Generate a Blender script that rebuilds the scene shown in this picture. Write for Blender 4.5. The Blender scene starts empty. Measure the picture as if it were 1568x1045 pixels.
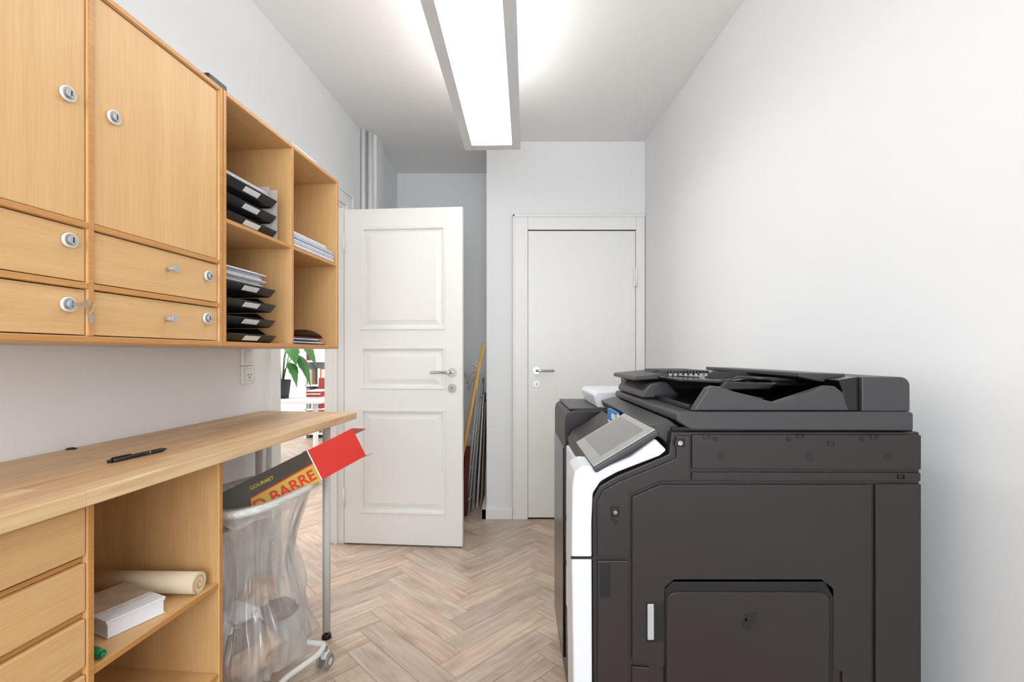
import bpy, bmesh, math, random
from mathutils import Vector, Matrix, noise
random.seed(7)
F=725.0; CH=1.165; HY=543.0

# ---------------------------------------------------------------- materials
def newmat(name):
    m=bpy.data.materials.new(name); m.use_nodes=True
    nt=m.node_tree; b=nt.nodes['Principled BSDF']
    return m,nt,b
def lin(c):
    return tuple(((x/255)/12.92 if x/255<=.04045 else ((x/255+.055)/1.055)**2.4) for x in c)+(1,)
def mat(name,rgb,rough=.5,metal=0,var=.04,scale=20,bump=0.0,bscale=200,coat=0,alpha=1,trans=0):
    m,nt,b=newmat(name); N=nt.nodes; L=nt.links
    tc=N.new('ShaderNodeTexCoord'); n=N.new('ShaderNodeTexNoise'); n.inputs['Scale'].default_value=scale; n.inputs['Detail'].default_value=3
    L.new(tc.outputs['Object'],n.inputs['Vector'])
    mx=N.new('ShaderNodeMix'); mx.data_type='RGBA'
    c=lin(rgb); mx.inputs[6].default_value=tuple(min(1,x*(1-var)) for x in c[:3])+(1,); mx.inputs[7].default_value=tuple(min(1,x*(1+var)) for x in c[:3])+(1,)
    L.new(n.outputs['Fac'],mx.inputs[0]); L.new(mx.outputs[2],b.inputs['Base Color'])
    b.inputs['Roughness'].default_value=rough; b.inputs['Metallic'].default_value=metal
    if coat: b.inputs['Coat Weight'].default_value=coat
    if alpha<1: b.inputs['Alpha'].default_value=alpha
    if trans: b.inputs['Transmission Weight'].default_value=trans
    if bump:
        n2=N.new('ShaderNodeTexNoise'); n2.inputs['Scale'].default_value=bscale; L.new(tc.outputs['Object'],n2.inputs['Vector'])
        bp=N.new('ShaderNodeBump'); bp.inputs['Strength'].default_value=bump; bp.inputs['Distance'].default_value=.002
        L.new(n2.outputs['Fac'],bp.inputs['Height']); L.new(bp.outputs['Normal'],b.inputs['Normal'])
    return m
def wood(name,c1,c2,axis,across=85,along=2.6,rough=.42):
    m,nt,b=newmat(name); N=nt.nodes; L=nt.links
    tc=N.new('ShaderNodeTexCoord'); mp=N.new('ShaderNodeMapping')
    s=[across]*3; s['xyz'.index(axis)]=along; mp.inputs['Scale'].default_value=s
    L.new(tc.outputs['Object'],mp.inputs['Vector'])
    n=N.new('ShaderNodeTexNoise'); n.inputs['Scale'].default_value=.35; n.inputs['Detail'].default_value=5; n.inputs['Distortion'].default_value=.5
    L.new(mp.outputs[0],n.inputs['Vector'])
    n2=N.new('ShaderNodeTexNoise'); n2.inputs['Scale'].default_value=4; n2.inputs['Detail'].default_value=2
    L.new(mp.outputs[0],n2.inputs['Vector'])
    a=N.new('ShaderNodeMath'); a.operation='MULTIPLY_ADD'; a.inputs[1].default_value=.55; L.new(n2.outputs['Fac'],a.inputs[0]); 
    a2=N.new('ShaderNodeMath'); a2.operation='MULTIPLY'; a2.inputs[1].default_value=.5; L.new(n.outputs['Fac'],a2.inputs[0]); L.new(a2.outputs[0],a.inputs[2])
    r=N.new('ShaderNodeValToRGB'); r.color_ramp.elements[0].position=.30; r.color_ramp.elements[1].position=.70
    r.color_ramp.elements[0].color=lin(c2); r.color_ramp.elements[1].color=lin(c1)
    L.new(a.outputs[0],r.inputs[0]); L.new(r.outputs[0],b.inputs['Base Color'])
    b.inputs['Roughness'].default_value=rough
    bp=N.new('ShaderNodeBump'); bp.inputs['Strength'].default_value=.08; bp.inputs['Distance'].default_value=.002; L.new(n2.outputs['Fac'],bp.inputs['Height']); L.new(bp.outputs[0],b.inputs['Normal'])
    return m
def emis(name,rgb,st):
    m,nt,b=newmat(name); b.inputs['Base Color'].default_value=lin(rgb)
    b.inputs['Emission Color'].default_value=lin(rgb); b.inputs['Emission Strength'].default_value=st
    return m

M_wall=mat('wall_paint',(239,240,241),.75,bump=.05,bscale=150,var=.01,scale=3)
M_ceil=mat('ceiling_paint',(243,242,241),.85,var=.01,scale=3)
M_trim=mat('trim_paint',(240,239,236),.4,var=.01)
M_door=mat('door_paint',(238,238,234),.35,var=.01)
O1,O2=(221,180,126),(206,160,104)
M_oakV=wood('oak_veneer_vertical',O1,O2,'z'); M_oakH=wood('oak_veneer_horizontal',O1,O2,'y')
M_oakE=wood('oak_edge',(204,148,84),(184,126,66),'y',60,3,.35)
M_steel=mat('brushed_steel',(190,190,190),.28,1,var=.05)
M_alu=mat('anodised_aluminium',(176,178,180),.45,.2)
M_lampbody=mat('lamp_housing',(218,220,222),.5,var=.02)
M_dark=mat('dark_gap',(40,28,18),.8)
M_black=mat('black_plastic',(22,22,24),.35)
M_white=mat('white_plastic',(235,235,233),.4,var=.01)
M_paper=mat('paper_sheets',(236,236,240),.8,var=.03,scale=80)
M_prn=mat('printer_dark_plastic',(37,31,31),.42,bump=.06,bscale=900,var=.05)
M_prnG=mat('printer_grey_plastic',(57,56,58),.4,bump=.04,bscale=900)
M_prnB=mat('printer_black_plastic',(16,16,18),.2)
M_prnW=mat('printer_white_plastic',(218,221,226),.3)
M_prnHole=mat('printer_recess',(6,6,7),.6)

# ---------------------------------------------------------------- builder
class B:
    def __init__(s,name): s.name=name; s.bm=bmesh.new(); s.mats=[]
    def mi(s,m):
        if m not in s.mats: s.mats.append(m)
        return s.mats.index(m)
    def commit(s,t,m,smooth=False,M=None,recalc=True):
        if recalc: bmesh.ops.recalc_face_normals(t,faces=t.faces)
        i=s.mi(m)
        for f in t.faces: f.material_index=i; f.smooth=smooth
        if M is not None: bmesh.ops.transform(t,matrix=M,verts=t.verts)
        me=bpy.data.meshes.new('t'); t.to_mesh(me); t.free(); s.bm.from_mesh(me); bpy.data.meshes.remove(me)
    def box(s,x0,x1,y0,y1,z0,z1,m,bev=0,seg=2,M=None):
        t=bmesh.new(); bmesh.ops.create_cube(t,size=1)
        for v in t.verts: v.co=Vector(((x0+x1)/2+v.co.x*(x1-x0),(y0+y1)/2+v.co.y*(y1-y0),(z0+z1)/2+v.co.z*(z1-z0)))
        if bev: bmesh.ops.bevel(t,geom=t.edges[:],offset=bev,segments=seg,affect='EDGES',profile=.5)
        s.commit(t,m,False,M)
    def prism(s,pts,axis,a,b,m,bev=0,seg=2,M=None,smooth=False):
        t=bmesh.new()
        def co(p,h):
            return {'y':(p[0],h,p[1]),'z':(p[0],p[1],h),'x':(h,p[0],p[1])}[axis]
        v0=[t.verts.new(co(p,a)) for p in pts]; v1=[t.verts.new(co(p,b)) for p in pts]
        n=len(pts); t.faces.new(v0); t.faces.new(v1[::-1])
        for i in range(n): t.faces.new((v0[i],v0[(i+1)%n],v1[(i+1)%n],v1[i]))
        bmesh.ops.recalc_face_normals(t,faces=t.faces)
        if bev: 
            es=[e for e in t.edges if e.calc_length()>bev*2.2]
            bmesh.ops.bevel(t,geom=es,offset=bev,segments=seg,affect='EDGES',profile=.5,clamp_overlap=True)
        s.commit(t,m,smooth,M)
    def cyl(s,p0,p1,r,m,r2=None,seg=20,M=None,caps=True):
        p0=Vector(p0);p1=Vector(p1);d=p1-p0
        t=bmesh.new(); bmesh.ops.create_cone(t,cap_ends=caps,segments=seg,radius1=r,radius2=r if r2 is None else r2,depth=d.length)
        R=Vector((0,0,1)).rotation_difference(d.normalized()).to_matrix().to_4x4()
        bmesh.ops.transform(t,matrix=Matrix.Translation((p0+p1)/2)@R,verts=t.verts)
        bmesh.ops.recalc_face_normals(t,faces=t.faces)
        i=s.mi(m)
        for f in t.faces: f.smooth=len(f.verts)==4; f.material_index=i
        if M is not None: bmesh.ops.transform(t,matrix=M,verts=t.verts)
        me=bpy.data.meshes.new('t'); t.to_mesh(me); t.free(); s.bm.from_mesh(me); bpy.data.meshes.remove(me)
    def sphere(s,c,r,m,sc=(1,1,1),jit=0,M=None,sub=3):
        t=bmesh.new(); bmesh.ops.create_icosphere(t,subdivisions=sub,radius=r)
        for v in t.verts:
            if jit: v.co*=1+jit*noise.noise(v.co*(2.2/r)+Vector(c)*9)
            v.co=Vector((v.co.x*sc[0]+c[0],v.co.y*sc[1]+c[1],v.co.z*sc[2]+c[2]))
        s.commit(t,m,not jit,M)
    def tube(s,pts,r,m,closed=False,seg=12,M=None):
        P=[Vector(p) for p in pts]; n=len(P); t=bmesh.new(); rings=[]
        up=None
        for i in range(n):
            a=P[i-1] if (i>0 or closed) else P[i]; c=P[(i+1)%n] if (i<n-1 or closed) else P[i]
            d=(c-a).normalized()
            if up is None: up=d.orthogonal().normalized()
            up=(up-d*up.dot(d)).normalized(); sd=d.cross(up)
            rings.append([t.verts.new(P[i]+(up*math.cos(2*math.pi*k/seg)+sd*math.sin(2*math.pi*k/seg))*r) for k in range(seg)])
        for i in range(n if closed else n-1):
            A=rings[i];C=rings[(i+1)%n]
            off=0
            if closed and i==n-1:
                off=min(range(seg),key=lambda o:(A[0].co-C[o].co).length)
            for k in range(seg):
                t.faces.new((A[k],A[(k+1)%seg],C[(k+1+off)%seg],C[(k+off)%seg]))
        if not closed: t.faces.new(rings[0][::-1]); t.faces.new(rings[-1])
        s.commit(t,m,True,M)
    def surf(s,fn,nu,nv,m,closeu=False,M=None,smooth=True):
        t=bmesh.new(); g=[[t.verts.new(fn(i/(nu if closeu else nu-1),j/(nv-1))) for j in range(nv)] for i in range(nu)]
        for i in range(nu if closeu else nu-1):
            for j in range(nv-1):
                t.faces.new((g[i][j],g[(i+1)%nu][j],g[(i+1)%nu][j+1],g[i][j+1]))
        s.commit(t,m,smooth,M)
    def build(s,loc=(0,0,0),rz=0,parent=None):
        me=bpy.data.meshes.new(s.name); s.bm.to_mesh(me); s.bm.free()
        for m in s.mats: me.materials.append(m)
        o=bpy.data.objects.new(s.name,me); bpy.context.scene.collection.objects.link(o)
        o.location=loc; o.rotation_euler=(0,0,rz)
        if parent: o.parent=parent
        return o
def rpath(pts,r,n=5):
    """round the corners of a 3-D polyline"""
    P=[Vector(p) for p in pts]; out=[P[0]]
    for i in range(1,len(P)-1):
        a=(P[i-1]-P[i]).normalized(); c=(P[i+1]-P[i]).normalized()
        s=P[i]+a*r; e=P[i]+c*r
        for k in range(n+1):
            u=k/n; out.append(s*(1-u)**2+P[i]*2*u*(1-u)+e*u*u)
    out.append(P[-1]); return out

# ---------------------------------------------------------------- ROOM
CZ=2.671
def XL(y): return -1.267+.08*y
def XR(y): return 1.057-.035*y
YB=3.35; TH=.12
D0,D1,DZ=2.203,2.93,2.085      # doorway in the left wall
def plan(name,polys,m=M_wall):
    b=B(name)
    for pts,z0,z1 in polys: b.prism(pts,'z',z0,z1,m)
    return b.build()
plan('wall_left',[
 ([(XL(-1.4),-1.4),(XL(D0),D0),(XL(D0)-TH,D0),(XL(-1.4)-TH,-1.4)],0,CZ),
 ([(XL(D0),D0),(XL(D1),D1),(XL(D1)-TH,D1),(XL(D0)-TH,D0)],DZ,CZ),
 ([(XL(D1),D1),(XL(3.25),3.25),(-.93,3.25),(-.93,3.42),(-.955,3.42),(-.955,3.94),(-1.16,3.94),(-1.16,D1)],0,CZ)])
plan('wall_right',[([(XR(-1.4),-1.4),(XR(3.6),3.6),(XR(3.6)+TH,3.6),(XR(-1.4)+TH,-1.4)],0,CZ)])
DX0,DX1,DT=.111,.873,2.043
plan('wall_back',[
 ([(-.18,YB),(DX0-.004,YB),(DX0-.004,YB+.59),(-.18,YB+.59)],0,CZ),
 ([(DX0-.004,YB),(DX1+.004,YB),(DX1+.004,YB+.12),(DX0-.004,YB+.12)],DT+.006,CZ),
 ([(DX1+.004,YB),(XR(YB),YB),(XR(YB),YB+.12),(DX1+.004,YB+.12)],0,CZ),
 ([(DX0-.004,YB+.13),(XR(YB)+.05,YB+.13),(XR(YB)+.05,YB+.2),(DX0-.004,YB+.2)],0,CZ)])  # last slab: unseen backing added behind the door to block sky light leaking in
plan('wall_nook',[([(-1.16,3.94),(.2,3.94),(.2,4.06),(-1.16,4.06)],0,CZ)])
# rear wall with window opening
RY=-1.4
wx0,wx1,wz0,wz1=-1.0,.80,.70,2.40
plan('wall_rear',[
 ([(-1.5,RY-.3),(wx0,RY-.3),(wx0,RY),(-1.5,RY)],0,CZ),
 ([(wx1,RY-.3),(1.23,RY-.3),(1.23,RY),(wx1,RY)],0,CZ),
 ([(wx0,RY-.3),(wx1,RY-.3),(wx1,RY),(wx0,RY)],0,wz0),
 ([(wx0,RY-.3),(wx1,RY-.3),(wx1,RY),(wx0,RY)],wz1,CZ)])
def window(name,a0,a1,z0,z1,pos,axis):
    b=B(name); w=.05
    def bx(p0,p1,q0,q1):
        if axis=='y': b.box(p0,p1,pos-.03,pos+.03,q0,q1,M_trim,.004)
        else: b.box(pos-.03,pos+.03,p0,p1,q0,q1,M_trim,.004)
    bx(a0,a0+w,z0,z1);bx(a1-w,a1,z0,z1);bx(a0+w,a1-w,z0,z0+w);bx(a0+w,a1-w,z1-w,z1)
    mid=(a0+a1)/2; bx(mid-.03,mid+.03,z0+w,z1-w)
    bx(a0+w,mid-.03,z0+(z1-z0)*.68,z0+(z1-z0)*.68+.035); bx(mid+.03,a1-w,z0+(z1-z0)*.68,z0+(z1-z0)*.68+.035)
    b.build()
window('window_1',wx0,wx1,wz0,wz1,RY-.2,'y')
# adjoining room
BX=-4.8; BY0,BY1=.6,6.9
plan('wall_adjoining_back',[([(BX-.1,BY1),(-1.04,BY1),(-1.04,BY1+.1),(BX-.1,BY1+.1)],0,CZ)])
plan('wall_adjoining_front',[([(BX-.1,BY0-.1),(XL(BY0)-TH,BY0-.1),(XL(BY0)-TH,BY0),(BX-.1,BY0)],0,CZ)])
plan('wall_adjoining_right',[([(-1.16,4.06),(-1.04,4.06),(-1.04,BY1),(-1.16,BY1)],0,CZ)])
bw0,bw1=2.6,6.0
plan('wall_adjoining_left',[
 ([(BX-.2,BY0),(BX,BY0),(BX,bw0),(BX-.2,bw0)],0,CZ),([(BX-.2,bw1),(BX,bw1),(BX,BY1),(BX-.2,BY1)],0,CZ),
 ([(BX-.2,bw0),(BX,bw0),(BX,bw1),(BX-.2,bw1)],0,.8),([(BX-.2,bw0),(BX,bw0),(BX,bw1),(BX-.2,bw1)],2.3,CZ)])
window('window_2',bw0,bw1,.8,2.3,BX-.1,'x')
b=B('ceiling'); b.box(BX-.2,1.3,RY-.3,BY1+.1,CZ,CZ+.08,M_ceil); b.build()

# floor : herringbone planks
def floor():
    m,nt,bs=newmat('oak_herringbone'); N=nt.nodes; L=nt.links
    uv=N.new('ShaderNodeUVMap'); uv.uv_map='UVMap'
    mp=N.new('ShaderNodeMapping'); mp.inputs['Scale'].default_value=(3.5,42,1); L.new(uv.outputs[0],mp.inputs[0])
    n=N.new('ShaderNodeTexNoise'); n.inputs['Scale'].default_value=1; n.inputs['Detail'].default_value=6; n.inputs['Distortion'].default_value=.8; L.new(mp.outputs[0],n.inputs['Vector'])
    mp2=N.new('ShaderNodeMapping'); mp2.inputs['Scale'].default_value=(5,12,1); L.new(uv.outputs[0],mp2.inputs[0])
    n2=N.new('ShaderNodeTexNoise'); n2.inputs['Scale'].default_value=1; n2.inputs['Detail'].default_value=3; L.new(mp2.outputs[0],n2.inputs['Vector'])
    r=N.new('ShaderNodeValToRGB'); e=r.color_ramp.elements; e[0].position=.3; e[1].position=.72
    e[0].color=lin((188,165,145)); e[1].color=lin((218,200,182)); L.new(n.outputs['Fac'],r.inputs[0])
    at=N.new('ShaderNodeVertexColor'); at.layer_name='tone'
    mx=N.new('ShaderNodeMix'); mx.data_type='RGBA'; mx.blend_type='MULTIPLY'; mx.inputs[0].default_value=1
    L.new(r.outputs[0],mx.inputs[6]); L.new(at.outputs[0],mx.inputs[7])
    r2=N.new('ShaderNodeValToRGB'); r2.color_ramp.elements[0].position=.3; r2.color_ramp.elements[0].color=(.80,.73,.68,1); r2.color_ramp.elements[1].position=.52; r2.color_ramp.elements[1].color=(1,1,1,1); L.new(n2.outputs['Fac'],r2.inputs[0])
    mx2=N.new('ShaderNodeMix'); mx2.data_type='RGBA'; mx2.blend_type='MULTIPLY'; mx2.inputs[0].default_value=1
    L.new(mx.outputs[2],mx2.inputs[6]); L.new(r2.outputs[0],mx2.inputs[7]); L.new(mx2.outputs[2],bs.inputs['Base Color'])
    bs.inputs['Roughness'].default_value=.38
    W,Ln=.105,.525; g=.0007
    bm=bmesh.new(); uvl=bm.loops.layers.uv.new('UVMap'); col=bm.loops.layers.float_color.new('tone')
    R=Matrix.Rotation(math.radians(45),2)
    for i in range(-90,90):
        for j in range(-20,20):
            ox=i*W+j*Ln; oy=i*W-j*Ln
            for k,(x0,y0,x1,y1) in enumerate(((0,0,Ln,W),(0,W,W,W+Ln))):
                c=R@Vector((ox+(x0+x1)/2,oy+(y0+y1)/2)); c=Vector((c.x-.2,c.y+1.7))
                if not(BX-.4<c.x<1.6 and RY-.5<c.y<BY1+.4): continue
                if c.x>-.2 and c.y>4.3: continue
                if c.x<-2.4 and c.y<.3: continue
                co=[(x0+g,y0+g),(x1-g,y0+g),(x1-g,y1-g),(x0+g,y1-g)]
                vs=[]
                for q in co:
                    p=R@Vector((ox+q[0],oy+q[1])); vs.append(bm.verts.new((p.x-.2,p.y+1.7,0)))
                f=bm.faces.new(vs); t=random.uniform(.88,1.06); w=random.uniform(-.02,.025)
                ru,rv=random.uniform(0,50),random.uniform(0,50)
                for l,q in zip(f.loops,co):
                    a,c2=(q[0],q[1]) if k==0 else (q[1],q[0])
                    l[uvl].uv=(a+ru,c2+rv); l[col]=(t+w,t,t-w*1.4,1)
    for no,co in (((1,0,0),(1.2,0,0)),((-1,0,0),(BX,0,0)),((0,1,0),(0,BY1,0)),((0,-1,0),(0,RY,0))):
        bmesh.ops.bisect_plane(bm,geom=bm.verts[:]+bm.edges[:]+bm.faces[:],plane_co=co,plane_no=no,clear_outer=True)
    bmesh.ops.recalc_face_normals(bm,faces=bm.faces)
    if bm.faces[:] and bm.faces[:][0].normal.z<0: bmesh.ops.reverse_faces(bm,faces=bm.faces)
    vs=[bm.verts.new(p) for p in ((BX,RY,-.0015),(1.2,RY,-.0015),(1.2,BY1,-.0015),(BX,BY1,-.0015))]
    f=bm.faces.new(vs); f.material_index=1
    me=bpy.data.meshes.new('floor'); bm.to_mesh(me); bm.free()
    me.materials.append(m); me.materials.append(mat('floor_joint',(150,120,94),.8))
    o=bpy.data.objects.new('floor',me); bpy.context.scene.collection.objects.link(o)
floor()

# trims: doorway casing, back door casing, baseboards
b=B('trim_1')
def lw(y0,y1,z0,z1,t,bev=.003,m=M_trim,o=.0005):
    b.prism([(XL(y0)+o,y0),(XL(y1)+o,y1),(XL(y1)+t,y1),(XL(y0)+t,y0)],'z',z0,z1,m,bev)
lw(D0-.068,D0+.0,0,DZ+.067,.016,o=-.002); lw(D0-.085,D0-.068,0,DZ+.085,.022,o=-.002)
lw(D1,D1+.068,0,DZ+.067,.016,o=-.002); lw(D1+.068,D1+.085,0,DZ+.085,.022,o=-.002)
lw(D0,D1,DZ,DZ+.067,.016,o=-.002); lw(D0-.068,D1+.068,DZ+.067,DZ+.085,.022,o=-.002)
b.prism([(XL(D1)-TH,D1-.018),(XL(D1),D1-.018),(XL(D1),D1),(XL(D1)-TH,D1)],'z',0,DZ,M_trim,.002)
b.prism([(XL(D1)-.06,D1-.032),(XL(D1)-.04,D1-.032),(XL(D1)-.04,D1-.016),(XL(D1)-.06,D1-.016)],'z',0,DZ,M_trim,.002)
b.prism([(XL(D0)-TH,D0),(XL(D0),D0),(XL(D0),D0+.015),(XL(D0)-TH,D0+.015)],'z',0,DZ,M_trim,.002)
b.prism([(XL(D0)-TH,D0+.015),(XL(D0),D0+.015),(XL(D1),D1-.018),(XL(D1)-TH,D1-.018)],'z',DZ-.015,DZ,M_trim,.002)
b.build()
b=B('trim_2')
cz=DT+.106
b.box(.005,DX0,YB-.02,YB-.0005,0,cz,M_trim,.004); b.box(.005,.022,YB-.028,YB-.0005,0,cz,M_trim,.004)
b.box(DX1,XR(YB)-.004,YB-.02,YB-.0005,0,cz,M_trim,.004)
b.box(DX0,DX1,YB-.02,YB-.0005,DT,cz,M_trim,.004); b.box(.005,XR(YB)-.004,YB-.028,YB-.0005,cz-.018,cz,M_trim,.004)
b.build()
b=B('baseboard_back'); b.box(-.215,.004,YB-.016,YB-.0005,0,.075,M_trim,.004); b.box(-.215,-.1805,YB-.016,YB+.58,0,.075,M_trim,.004); b.build()
b=B('baseboard_right'); b.prism([(XR(-1.4)-.016,-1.4),(XR(YB-.03)-.016,YB-.03),(XR(YB-.03)-.0005,YB-.03),(XR(-1.4)-.0005,-1.4)],'z',0,.075,M_trim,.003); b.build()
b=B('baseboard_left'); b.prism([(XL(-1.4)+.0005,-1.4),(XL(2.11)+.0005,2.11),(XL(2.11)+.014,2.11),(XL(-1.4)+.014,-1.4)],'z',0,.075,M_trim,.003); b.build()
b=B('trim_3')   # heating pipes beside the corner chase
b.cyl((-.995,3.17,0),(-.995,3.17,CZ),.014,M_trim); b.cyl((-.965,3.22,0),(-.965,3.22,CZ),.018,M_trim); b.build()

# ---------------------------------------------------------------- doors
def lever(b,x,y,z,sgn,m=M_steel,L=.115,keyh=True):
    b.cyl((x,y,z),(x,y-.009,z),.026,m,seg=32)
    b.tube(rpath([(x,y-.008,z),(x,y-.052,z),(x+sgn*L,y-.055,z)],.016),.0085,m)
    b.sphere((x+sgn*L,y-.055,z),.0088,m)
    if keyh:
        b.cyl((x,y,z-.095),(x,y-.007,z-.095),.026,m,seg=32); b.cyl((x,y-.0071,z-.095),(x,y-.010,z-.095),.012,m,seg=24)
        b.box(x-.002,x+.002,y-.0115,y-.0095,z-.103,z-.088,M_dark)
W,H,T=.730,2.038,.04
b=B('door_1')
pan=[(1.30,1.93),(.94,1.20),(.185,.82)]; px0,px1=.100,.630
b.box(0,px0,0,T,0,H,M_door); b.box(px1,W,0,T,0,H,M_door)
zs=[0]; 
for a,c in sorted(pan): zs+= [a,c]
zs.append(H)
for k in range(0,len(zs),2): b.box(px0,px1,0,T,zs[k],zs[k+1],M_door)
for a,c in pan:
    for side in (0,1):
        t=bmesh.new(); loops=[]
        for ins,d in ((0,0),(.004,-.006),(.016,-.004),(.022,.012),(.034,.012),(.062,.003)):
            y=d if not side else T-d
            loops.append([t.verts.new(p) for p in ((px0+ins,y,a+ins),(px1-ins,y,a+ins),(px1-ins,y,c-ins),(px0+ins,y,c-ins))])
        for q in range(len(loops)-1):
            for k in range(4): t.faces.new((loops[q][k],loops[q][(k+1)%4],loops[q+1][(k+1)%4],loops[q+1][k]))
        t.faces.new(loops[-1])
        b.commit(t,M_door)
lever(b,W-.062,0,1.045,-1)
b.cyl((W-.062,T,1.045),(W-.062,T+.04,1.045),.02,M_steel)
for z in (.22,1.78): b.cyl((-.001,-.006,z),(-.001,-.006,z+.11),.006,M_trim)
b.build(loc=(-1.0245,2.895,.012),rz=-math.atan(.06/.735))
b=B('door_2')
b.box(DX0+.002,DX1-.002,YB-.010,YB+.028,.012,DT-.007,M_door,.002)
lever(b,DX0+.062,YB-.010,1.05,1)
for z in (.25,1.64):
    b.cyl((DX1+.0,YB-.028,z),(DX1+.0,YB-.028,z+.13),.009,M_trim); b.box(DX1-.02,DX1+.004,YB-.024,YB-.010,z,z+.13,M_trim,.002)
b.build()
b=B('trim_4'); b.box(DX0,DX1,YB-.005,YB+.1,0,.011,M_dark); b.build()

# ---------------------------------------------------------------- left furniture frame
A=math.atan(.088); LO=(-.72,1.963,0)
def ty(Y): return (Y-1.963)*1.0039
Z0,Z1=1.187,1.883; DP=-.372
def carcass(b,y0,y1,z0,z1,pt=.013,div=None):
    b.box(DP,0,y0,y0+pt,z0,z1,M_oakV,.003); b.box(DP,0,y1-pt,y1,z0,z1,M_oakV,.003)
    b.box(DP,-.0005,y0+pt,y1-pt,z0,z0+pt,M_oakH,.002); b.box(DP,-.0005,y0+pt,y1-pt,z1-pt,z1,M_oakH,.002)
    b.box(DP,DP+.008,y0+pt,y1-pt,z0+pt,z1-pt,M_oakV)
    e=.0012
    b.box(-.002,e,y0+.001,y0+pt-.001,z0+.001,z1-.001,M_oakE,.0008); b.box(-.002,e,y1-pt+.001,y1-.001,z0+.001,z1-.001,M_oakE,.0008)
    b.box(-.002,e,y0+pt,y1-pt,z0+.001,z0+pt-.001,M_oakE,.0008); b.box(-.002,e,y0+pt,y1-pt,z1-pt+.001,z1-.001,M_oakE,.0008)
    ym=(y0+y1)/2
    b.box(DP,-.001,ym-.006,ym+.006,z0+pt,z1-pt,M_oakV,.002); b.box(-.003,.0005,ym-.0055,ym+.0055,z0+pt,z1-pt,M_oakE,.0008)
    return ym
def lock(b,y,z,x=-.004,key=False):
    b.cyl((x,y,z),(x+.006,y,z),.0135,M_white,seg=32); b.cyl((x+.006,y,z),(x+.0065,y,z),.0118,M_steel,seg=32)
    b.cyl((x+.0065,y,z),(x+.011,y,z),.0075,M_alu,seg=24); b.box(x+.0105,x+.0115,y-.001,y+.001,z-.005,z+.005,M_dark)
    if key:
        b.box(x+.011,x+.034,y-.001,y+.001,z-.003,z+.003,M_steel); b.cyl((x+.040,y-.001,z),(x+.040,y+.001,z),.008,M_steel)
        pts=[(x+.044+.010*math.cos(t),y+.004*math.sin(t),z-.008+.012*math.sin(t)) for t in [k*math.pi/8 for k in range(16)]]
        b.tube(pts,.0007,M_steel,True,6)
        b.box(x+.040,x+.042,y+.002,y+.010,z-.034,z-.018,M_steel)
def knob(b,y,z,x=-.004):
    b.cyl((x,y,z),(x+.018,y,z),.005,M_alu); b.cyl((x+.018,y,z),(x+.023,y,z),.008,M_alu)
b=B('oak_wall_cabinet')
y1=ty(1.277); y0=y1-.7285
ym=carcass(b,y0,y1,Z0,Z1)
zr=[1.296,1.412]
for (a,c) in ((y0+.013,ym-.006),(ym+.006,y1-.013)):
    for z in zr:
        b.box(DP+.01,-.002,a,c,z-.006,z+.006,M_oakH,.0015); b.box(-.003,.0005,a,c,z-.0055,z+.0055,M_oakE,.0008)
    g=.002
    b.box(-.35,-.0225,a+.001,c-.001,Z0+.014,Z1-.014,M_dark)
    b.box(-.022,-.005,a+g,c-g,zr[1]+.006+g,Z1-.013-g,M_oakV,.001)
    b.box(-.022,-.005,a+g,c-g,zr[0]+.006+g,zr[1]-.006-g,M_oakH,.001)
    b.box(-.022,-.005,a+g,c-g,Z0+.013+g,zr[0]-.006-g,M_oakH,.001)
lock(b,ty(.9623),1.647); lock(b,ty(.871),1.645)
lock(b,ty(.8745),1.376); lock(b,ty(.872),1.257,key=True)
lock(b,ty(1.227),1.368); lock(b,ty(1.222),1.258)
for yy,zz in ((1.1006,1.364),(1.096,1.247),(.725,1.364),(.725,1.247)): knob(b,ty(yy),zz)
b.build(LO,-A)
b=B('oak_wall_shelf')
fy1=0; fy0=-.6870
ymf=carcass(b,fy0,fy1,Z0,Z1)
for (a,c) in ((fy0+.013,ymf-.006),(ymf+.006,fy1-.013)):
    b.box(DP+.01,-.004,a,c,1.526,1.538,M_oakH,.002); b.box(-.006,-.002,a,c,1.5265,1.5375,M_oakE,.0008)
b.build(LO,-A)
LZ0,LZ1=.06,.886
b=B('oak_base_cabinet')
ymb=carcass(b,y0,y1,LZ0,LZ1)
b.box(DP+.02,-.03,y0+.02,y1-.02,0,LZ0,M_oakH)
a,c=ymb+.006,y1-.013
for z in (.30,.5405): b.box(DP+.01,-.004,a,c,z,z+.012,M_oakH,.002); b.box(-.006,-.002,a,c,z+.0005,z+.0115,M_oakE,.0008)
a,c=y0+.013,ymb-.006
b.box(-.35,-.0215,a+.001,c-.001,LZ0+.014,LZ1-.014,M_dark)
zt=LZ1-.014
while zt>LZ0+.1:
    b.box(-.021,-.003,a+.0015,c-.0015,zt-.092,zt,M_oakH,.003); b.box(-.021,-.012,a+.001,c-.001,zt-.1055,zt-.0965,M_oakE,.001); zt-=.107
b.build(LO,-A)
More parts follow.
